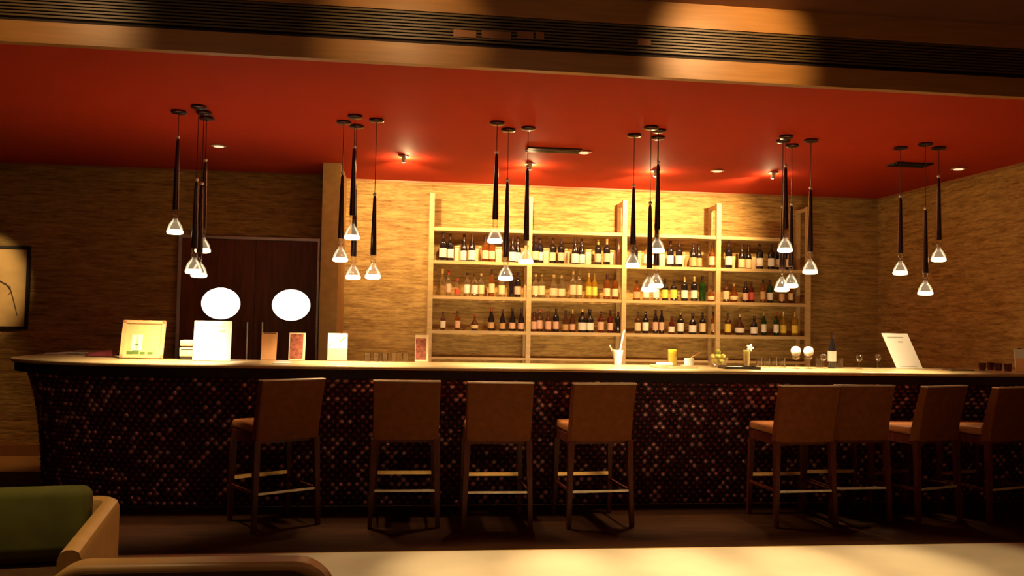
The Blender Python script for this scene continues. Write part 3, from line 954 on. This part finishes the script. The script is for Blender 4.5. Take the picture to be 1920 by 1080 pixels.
def stemglass(rb, hb, hs, name='wine_glass', mt='glassclear'):
    pf = [(.0005, 0), (.032, 0), (.032, .003), (.006, .008), (.004, hs)]
    for k in range(1, 9):
        a = PI * .78 * k / 8
        pf.append((max(.004, rb * math.sin(a)), hs + hb * (1 - math.cos(a)) / (1 - math.cos(PI * .78))))
    inn = [(max(.002, r_ - .0018), z_ + (.002 if i == 0 else 0)) for i, (r_, z_) in enumerate(pf[5:])]
    return MB().lathe(pf + list(reversed(inn)), 18).build(name, M[mt])


# upturned small glasses near the pier
t0 = None
for i, px in enumerate((690, 706, 722, 738, 760)):
    if t0 is None:
        t0 = tumbler(.022, .028, .075); o = t0
    else:
        o = copy_tree(t0)
    L, k = spot_on_bar(px, 664, 6.8, 7.38)
    o.location = (L.x, 7.36, BZ + .001)
    tag(o, f'small clear glass, {ORD[i]} from the wall pier in the row', 'glass', 'small glasses at the back of the bar')

# cup with straws
L, k = spot_on_bar(1158, 673)
o = tumbler(.032, .049, .125, None, name='paper_cup', mt='porcelain')
o.location = L
tag(o, 'tapered white cup on the bar in front of a shelf post', 'cup')
s_ = MB().tube([(.0, 0, .02), (.055, .0, .30)], .008, 8).build('straw', M['white'], None, True, L)
tag(s_, 'long white straw standing in the tapered white cup', 'straw')
s_ = MB().tube([(.0, .01, .02), (-.07, .01, .165)], .006, 8).build('stirrer', M['cream'], None, True, L)
tag(s_, 'short cream stirrer leaning in the tapered white cup', 'stirrer')

# first tray with napkin, juice and bowl
L, k = spot_on_bar(1265, 682)
L.y = 7.0
L.x = at(1264, 680, 'Y', 7.0).x


def tray(name, L, label, hw, hd, mt, rz):
    r = thing(name, L, label, 'tray', 'serving trays on the bar', rz)
    MB().rbox(-hw, hw, -hd, hd, 0, .010, .004).build('tray_base', M[mt], r)
    rim = MB()
    for a in ((-hw, hw, -hd, -hd + .008), (-hw, hw, hd - .008, hd), (-hw, -hw + .008, -hd + .008, hd - .008), (hw - .008, hw, -hd + .008, hd - .008)):
        rim.box(*a, .0105, .02)
    rim.build('tray_rim', M[mt], r, False)
    return r


tray('serving_tray', L, 'pale tray holding the yellow juice and the white bowl', .165, .11, 'l_cream', .12)
z = L.z + .0115
o = MB().rbox(-.06, .06, -.045, .045, 0, .03, .012).build('folded_napkin', M['white'], None, True, (at(1246, 670, 'Y', 6.98).x, 6.98, z))
o.rotation_euler.z = .15
tag(o, 'folded white napkin on the pale tray beside the yellow juice', 'napkin')
o = tumbler(.039, .043, .145, 'juice', .93, 'juice_glass')
o.location = (at(1261, 660, 'Y', 7.06).x, 7.06, z)
tag(o, 'tall glass of yellow juice on the pale tray', 'drink')
o = MB().lathe([(.0005, 0), (.028, 0), (.038, .01), (.042, .068), (.038, .068), (.034, .014), (.0005, .012)], 20).build('sugar_bowl', M['porcelain'], None, True, (at(1292, 665, 'Y', 7.0).x, 7.0, z))
tag(o, 'small white bowl on the pale tray', 'bowl')
o = MB().tube([(-.01, 0, .02), (.025, 0, .078), (.10, .02, .115)], .005, 8).build('spoon', M['brass'], None, True, o.location)
tag(o, 'spoon leaning out of the small white bowl', 'spoon')

# fruit in a glass bowl
L, k = spot_on_bar(1352, 678)
L.y = 7.2; L.x = at(1346, 670, 'Y', 7.2).x
o = MB().lathe([(.0005, 0), (.052, 0), (.06, .006), (.084, .05), (.093, .085), (.089, .085), (.080, .052), (.055, .01), (.0005, .009)], 24).build('fruit_bowl', M['glassclear'], None, True, L)
tag(o, 'clear glass bowl heaped with lemons and limes', 'bowl')


def fruit(mt, x, y, z, s_, rz, lab, cat):
    pf = [(.0005, -.036), (.006, -.034), (.016, -.028), (.026, -.014), (.029, 0), (.026, .014), (.016, .028), (.006, .034), (.0005, .036)]
    o = MB().lathe([(a * s_, b * s_) for a, b in pf], 16).build(cat, M[mt], None, True, (L.x + x, L.y + y, L.z + z))
    o.rotation_euler = (PI / 2 * .7, .3, rz)
    MB().lathe([(.004, .036 * s_), (.003, .04 * s_), (.001, .041 * s_)], 8).build('stem_end', M['leaf'], o)
    tag(o, lab, cat, 'citrus in the glass bowl')


FR = [('lemon', 200, .042, .046, 'lemon low in the glass bowl at the yellow juice side'), ('lime', 290, .042, .046, 'lime low at the front of the glass bowl'), ('lemon', 20, .042, .046, 'lemon low in the glass bowl toward the cocktail'), ('lime', 110, .042, .046, 'lime low at the back of the glass bowl'),
      ('lime', 245, .042, .089, 'lime in the upper layer at the front of the citrus heap, juice side'), ('lemon', 335, .042, .089, 'lemon in the upper layer at the front, toward the cocktail'), ('lime', 65, .042, .089, 'lime in the upper layer at the back, toward the cocktail'), ('lemon', 155, .042, .089, 'lemon in the upper layer at the back, juice side'), ('lime', 0, 0, .127, 'lime on the very top of the citrus heap')]
for mt_, a, q, z_, lab in FR:
    a = math.radians(a)
    fruit(mt_, q * math.cos(a), q * math.sin(a), z_, .76, a, lab, mt_)

# second tray with cocktail
L = Vector((at(1386, 680, 'Y', 6.98).x, 6.98, BZ + .0008))
tray('serving_tray', L, 'dark edged tray holding the pale cocktail with flower', .15, .10, 'dark', -.05)
o = MB().rbox(-.065, .065, -.05, .05, 0, .006, .002).build('paper_napkin', M['white'], None, True, (L.x - .04, L.y - .02, L.z + .0115))
tag(o, 'flat white napkin on the dark edged tray', 'napkin')
cg = tumbler(.026, .034, .15, 'cocktail', .92, 'cocktail_glass')
cg.location = (at(1400, 660, 'Y', 7.03).x, 7.03, L.z + .0115)
tag(cg, 'tall pale cocktail on the dark edged tray', 'drink')
fl = thing('flower_garnish', (cg.location.x + .027, 7.03, cg.location.z + .160), 'white flower garnish on the rim of the pale cocktail', 'garnish')
MB().tube([(-.005, 0, -.03), (0, 0, .0)], .002, 6).build('flower_stem', M['leaf'], fl)
for k in range(5):
    a = 2 * PI * k / 5
    mxp = Matrix.Rotation(a, 4, 'Y') @ Matrix.Translation((.018, -.004, 0)) @ Matrix.Diagonal((.018, .005, .011, 1))
    MB().lathe([(.02, -1), (.6, -.8), (1, 0), (.6, .8), (.02, 1)], 12, mxp).build('petal', M['porcelain'], fl)
MB().lathe([(.001, -.012), (.006, -.01), (.006, .0), (.001, .002)], 10).build('flower_heart', M['lemon'], fl)

# plain tumblers in the shade
t0 = None
for i, (px, yy) in enumerate(((1424, 7.32), (1438, 7.22), (1452, 7.33), (1467, 7.24), (1535, 7.34), (1575, 7.34))):
    if t0 is None:
        t0 = tumbler(.027, .031, .085); o = t0
    else:
        o = copy_tree(t0)
    o.location = (at(px, 670, 'Y', yy).x, yy, BZ + .001)
    tag(o, f'plain empty tumbler, {ORD[i]} along the bar after the cocktail', 'glass', 'empty tumblers on the bar')
# goblets topped with round white napkins
for px, lab in ((1492, 'stemmed glass topped with a round white ball, nearer the cocktail'), (1516, 'stemmed glass topped with a round white ball, nearer the dark bottle')):
    o = stemglass(.036, .05, .075, 'dessert_glass')
    yy = 7.08
    o.location = (at(px, 678, 'Y', yy).x, yy, BZ + .001)
    MB().lathe([(.0005, .105), (.02, .108), (.036, .122), (.043, .148), (.036, .174), (.02, .187), (.0005, .190)], 20).build('white_ball', M['porcelain'], o)
    tag(o, lab, 'glass', 'stemmed glasses with white balls')
for px, py, yy, lab in ((1544, 678, 7.18, 'empty stemmed glass beside the tall dark bottle'), (1611, 680, 7.15, 'empty stemmed glass standing alone beyond the dark bottle'), (1646, 680, 7.34, 'stemmed glass just before the slanted menu board')):
    o = stemglass(.028, .065, .06)
    o.location = (at(px, py, 'Y', yy).x, yy, BZ + .001)
    tag(o, lab, 'glass', 'empty stemmed glasses on the bar')
o = bottle_proto('tall', D, None, 'cap', .31)
o.name = 'spirit_bottle'
o.location = (at(1560, 670, 'Y', 7.25).x, 7.25, BZ + .001)
tag(o, 'tall black bottle standing on the bar beyond the white balls', 'bottle')
MB().lathe([(.036, .06), (.0362, .15)], 16).build('silver_band', M['steel'], o)

# slanted menu board: leans sideways
L, k = spot_on_bar(1703, 691)
r = thing('menu_board', L, 'white menu board leaning sideways near the wall end of the bar', 'menu stand', None, 0)
w, h, sh = 50 * k, 65 * k, -25 * k
def shear_board(x0, x1, z0, z1, y0, y1, mbx):
    def pt(x, z, y): return (x + sh * (z / h) + .0, y + .16 * z, z)
    vs = [pt(x, z, y) for z in (z0, z1) for y in (y0, y1) for x in (x0, x1)]
    mbx.add(vs, [(0, 2, 3, 1), (4, 5, 7, 6), (0, 1, 5, 4), (2, 6, 7, 3), (0, 4, 6, 2), (1, 3, 7, 5)])
b_ = MB(); shear_board(-w / 2 + .01, w / 2 + .02, .004, h, 0, .006, b_); b_.build('board', M['white'], r, False)
pr_ = MB()
for x0, x1, z0, z1 in ((-.3, .3, .87, .9), (.05, .22, .74, .775), (-.3, .35, .05, .065)):
    shear_board(x0 * w, x1 * w + .01, z0 * h, z1 * h, -.0012, -.0003, pr_)
pr_.build('print', M['ink'], r, False)
MB().rbox(-w / 2 - .02, w / 2 + .03, -.02, .05, 0, .0035, .001).build('foot', M['white'], r)
MB().add([(-.03, .05, .0036), (.05, .05, .0036), (.05, .10, .0036), (-.03, .10, .0036), (-.06, .036, .15), (.0, .036, .15)], [(3, 2, 1, 0), (0, 1, 5, 4), (2, 3, 4, 5), (1, 2, 5), (3, 0, 4)]).build('strut', M['white'], r, False)

L, k = spot_on_bar(1760, 688)
o = MB().rbox(-.11, .11, -.07, .07, 0, .012, .003).build('bill_folder', M['darkleather'], None, True, (L.x, 7.12, BZ + .001))
tag(o, 'flat dark bill folder lying beside the slanted menu board', 'folder')
t0 = None
for i, (px, yy) in enumerate(((1842, 7.2), (1858, 7.32), (1872, 7.18), (1890, 7.1))):
    if t0 is None:
        t0 = tumbler(.026, .031, .065, name='ruby_cup', mt='ruby'); o = t0
    else:
        o = copy_tree(t0)
    o.location = (at(px, 685, 'Y', yy).x, yy, BZ + .001)
    tag(o, f'dark ruby glass cup, {ORD[i]} after the slanted menu board', 'glass', 'ruby cups by the end card')
L, k = spot_on_bar(1918, 698)
r, b, w, h, mx = card(1904, 1934, 655, 698, 'picture_card', 'white and orange card at the wall end of the bar', 'table card', 'white', 7, group='cards standing on the bar')
MB().box(-w / 2, w / 2, -.0012, -.0002, .004, h * .6, mx).build('orange_band', M['peach'], r, False)
v = bottle_proto('flask', B, None, 'cap', .2)
v.name = 'liqueur_bottle'
v.location = (at(1912, 680, 'Y', 7.3).x, 7.3, BZ + .001)
tag(v, 'small brown bottle standing behind the white and orange card', 'bottle')

# ------------------------------------------------------------------ lounge chairs
# cream shell armchair facing the camera, green cushions
A = thing('shell_armchair', (-1.70, 3.72, 0), 'cream leather armchair with a green velvet back cushion', 'armchair', None, math.radians(9))
zt = .655
hw, y0, y1, th = .52, -.50, .52, .08


def ushape(o_, q):
    """open U outline: front end of one arm, round the back, to the other arm"""
    pts = []
    x, yb, rr = hw - q, y1 - q, max(.03, .13 - q)
    pts.append((-x, y0)); pts.append((-x, yb - rr))
    for k in range(1, 8):
        a = PI - PI / 2 * k / 8
        pts.append((-x + rr + rr * math.cos(a), yb - rr + rr * math.sin(a)))
    pts.append((-x + rr, yb)); pts.append((x - rr, yb))
    for k in range(1, 8):
        a = PI / 2 - PI / 2 * k / 8
        pts.append((x - rr + rr * math.cos(a), yb - rr + rr * math.sin(a)))
    pts.append((x, yb - rr)); pts.append((x, y0))
    return pts


ou, inn = ushape(0, 0), ushape(0, th)
shp = MB()
n = len(ou)
lv = [(ou, .10, 0), (ou, zt - .03, 0), (ou, zt - .008, .012), (ou, zt, .035)]
def inner_pt(i, f): return (ou[i][0] + (inn[i][0] - ou[i][0]) * f, ou[i][1] + (inn[i][1] - ou[i][1]) * f)
secs = [(0, .10), (0, zt - .035), (.12, zt - .010), (.36, zt), (.64, zt), (.88, zt - .010), (1, zt - .035), (1, .10)]
vs, fs = [], []
for fq, z in secs:
    for i in range(n):
        x, y = inner_pt(i, fq)
        vs.append((x, y, z))
for j in range(len(secs)):
    for i in range(n - 1):
        j2 = (j + 1) % len(secs)
        fs.append((j * n + i, j * n + i + 1, j2 * n + i + 1, j2 * n + i))
fs.append(tuple(j * n for j in range(len(secs))))
fs.append(tuple(j * n + n - 1 for j in reversed(range(len(secs)))))
shp.add(vs, fs)
shp.build('shell', M['shell'], A)
MB().rbox(-hw + th + .004, hw - th - .004, -.53, .40, .22, .40, .05, seg=4).build('seat_cushion', M['darkleather'], A)  # dark leather colour stands in for shade on this cushion
mx = Matrix.Translation((0, .33, .43)) @ Matrix.Rotation(math.radians(-8), 4, 'X')
MB().rbox(-hw + th + .008, hw - th - .03, -.085, .075, 0, .30, .05, mx, seg=5).build('back_cushion', M['green'], A)
MB().box(-hw + th + .002, hw - th - .002, -.50, .40, .10, .215).build('seat_base', M['darkleather'], A, False)
for x in (-.44, .44):
    for y in (-.44, .44):
        MB().bar((x, y, 0), (x, y, .10), .018, .018, .024, .024).build('leg', M['wood'], A, False)

# dark armless chair, its back to the camera
Bc = thing('lounge_chair', (-.625, 2.80, 0), 'dark leather lounge chair seen from behind, with rounded top corners', 'lounge chair')
hwb, zb, rb = .44, .735, .13
prof = [(-hwb, .22)]
for k in range(9):
    a = PI - PI / 2 * k / 8
    prof.append((-hwb + rb + rb * math.cos(a), zb - rb + rb * math.sin(a)))
for k in range(9):
    a = PI / 2 - PI / 2 * k / 8
    prof.append((hwb - rb + rb * math.cos(a), zb - rb + rb * math.sin(a)))
prof.append((hwb, .22))
mx = Matrix(((1, 0, 0, 0), (0, 0, 1, 0), (0, 1, 0, 0), (0, 0, 0, 1)))
bk = MB().prism(prof, 0, .11, mx).build('lit_rim_shell', M['shell'], Bc, True)  # pale leather paints the lit rim onto the dark chair
bv = bk.modifiers.new('edge', 'BEVEL'); bv.width, bv.segments, bv.limit_method = .022, 4, 'ANGLE'
pin = [(x_ * (hwb - .03) / hwb, .22 + (z_ - .22) * (zb - .022 - .22) / (zb - .22)) for x_, z_ in prof]
bp_ = MB().prism(pin, -.006, .004, mx).build('back_panel', M['darkleather'], Bc, True)
MB().rbox(-hwb + .05, hwb - .05, .112, .20, .42, zb - .06, .035, seg=4).build('back_cushion', M['darkleather'], Bc)
MB().rbox(-hwb + .01, hwb - .01, .112, .70, .24, .42, .04, seg=4).build('seat', M['darkleather'], Bc)
for x in (-.36, .36):
    for y in (.05, .62):
        MB().bar((x, y, 0), (x, y, .24), .016, .016, .022, .022).build('leg', M['wood'], Bc, False)

# ------------------------------------------------------------------ lights of the room and added fill
# lounge downlights close to the ceiling step: pools on the step and on the stone floor
for px, en in ((90, 19), (755, 20), (1375, 60)):
    X = at(px, 110, 'Y', YK).x
    lamp('SPOT', 'step_washer', (X, 4.40, LZ - .05), en, col=(1, .58, .23), radius=.03, target=(X, YK, 3.24), angle=70, blend=.7)
for X, en in ((-.1, 150), (.65, 380), (1.4, 480), (2.15, 480), (2.9, 360), (3.65, 170)):
    lamp('SPOT', 'lounge_downlight', (X, 5.02, LZ - .03), en * 1.35, col=(1, .70, .37), radius=.05, target=(X, 5.2, 0), angle=28, blend=.75)
for X, Y in ((-1.6, 2.6), (-.2, 1.4), (.9, 2.6), (2.1, 1.4)):
    lamp('POINT', 'stud_sparkle_light', (X, Y, 3.3), 6, col=(1, .60, .34), radius=.05)  # added unseen points that give the bar studs their highlights
lamp('SPOT', 'armchair_fill_light', (-1.2, 3.45, LZ - .03), 190, radius=.05, target=(-1.3, 3.55, 0), angle=44, blend=.8)  # added spot that brightens the armchair and nearby rim
# added spots brightening the drawing, the lower door wall and the end wall
lamp('SPOT', 'drawing_fill_light', (-4.2, 7.9, 2.9), 150, radius=.03, target=(-4.32, YL, 1.80), angle=29, blend=.7)
lamp('SPOT', 'passage_fill_light', (-4.3, 9.0, 2.95), 85, col=(1, .56, .20), radius=.04, target=(-4.15, 9.35, 0), angle=36, blend=1.)
lamp('SPOT', 'end_wall_fill_light', (4.5, 6.2, 2.7), 20, radius=.03, target=(XR, 7.1, 1.25), angle=40, blend=.95)
for px, py, en in ((1095, 284, 75), (1345, 319, 75), (410, 272, 0)):
    P = at(px, py, 'Z', CZ)
    if en:
        lamp('SPOT', 'downlight_beam', (P.x, P.y, CZ - .03), en, col=(1, .62, .28), radius=.03, target=(P.x, YB, 1.3), angle=80, blend=1.)
# added hidden fill behind the bar, brightens the shelves and wall
for X, en in ((.45, 5), (1.9, 8), (3.4, 8)):
    o = lamp('AREA', 'shelf_fill_light', (X, 7.62, 1.0), en, target=(X, YB, 1.75))
    o.data.shape = 'RECTANGLE'; o.data.size = 1.4; o.data.size_y = .10
    o.data.spread = math.radians(110)

w = bpy.data.worlds.new('world')
sc.world = w
w.use_nodes = True
bg = w.node_tree.nodes['Background']
bg.inputs['Color'].default_value = (1, .5, .25, 1)
bg.inputs['Strength'].default_value = .004

sc.view_settings.view_transform = 'Standard'
sc.view_settings.look = 'None'
sc.view_settings.gamma = 1
sc.view_settings.exposure = 0
sc.view_settings.use_curve_mapping = False
cy = sc.cycles
cy.use_denoising = True
cy.max_bounces = 10
cy.transmission_bounces = 10
cy.transparent_max_bounces = 8
cy.glossy_bounces = 4
cy.diffuse_bounces = 5
cy.caustics_reflective = False
cy.caustics_refractive = False
cy.sample_clamp_indirect = 4
cy.blur_glossy = .5
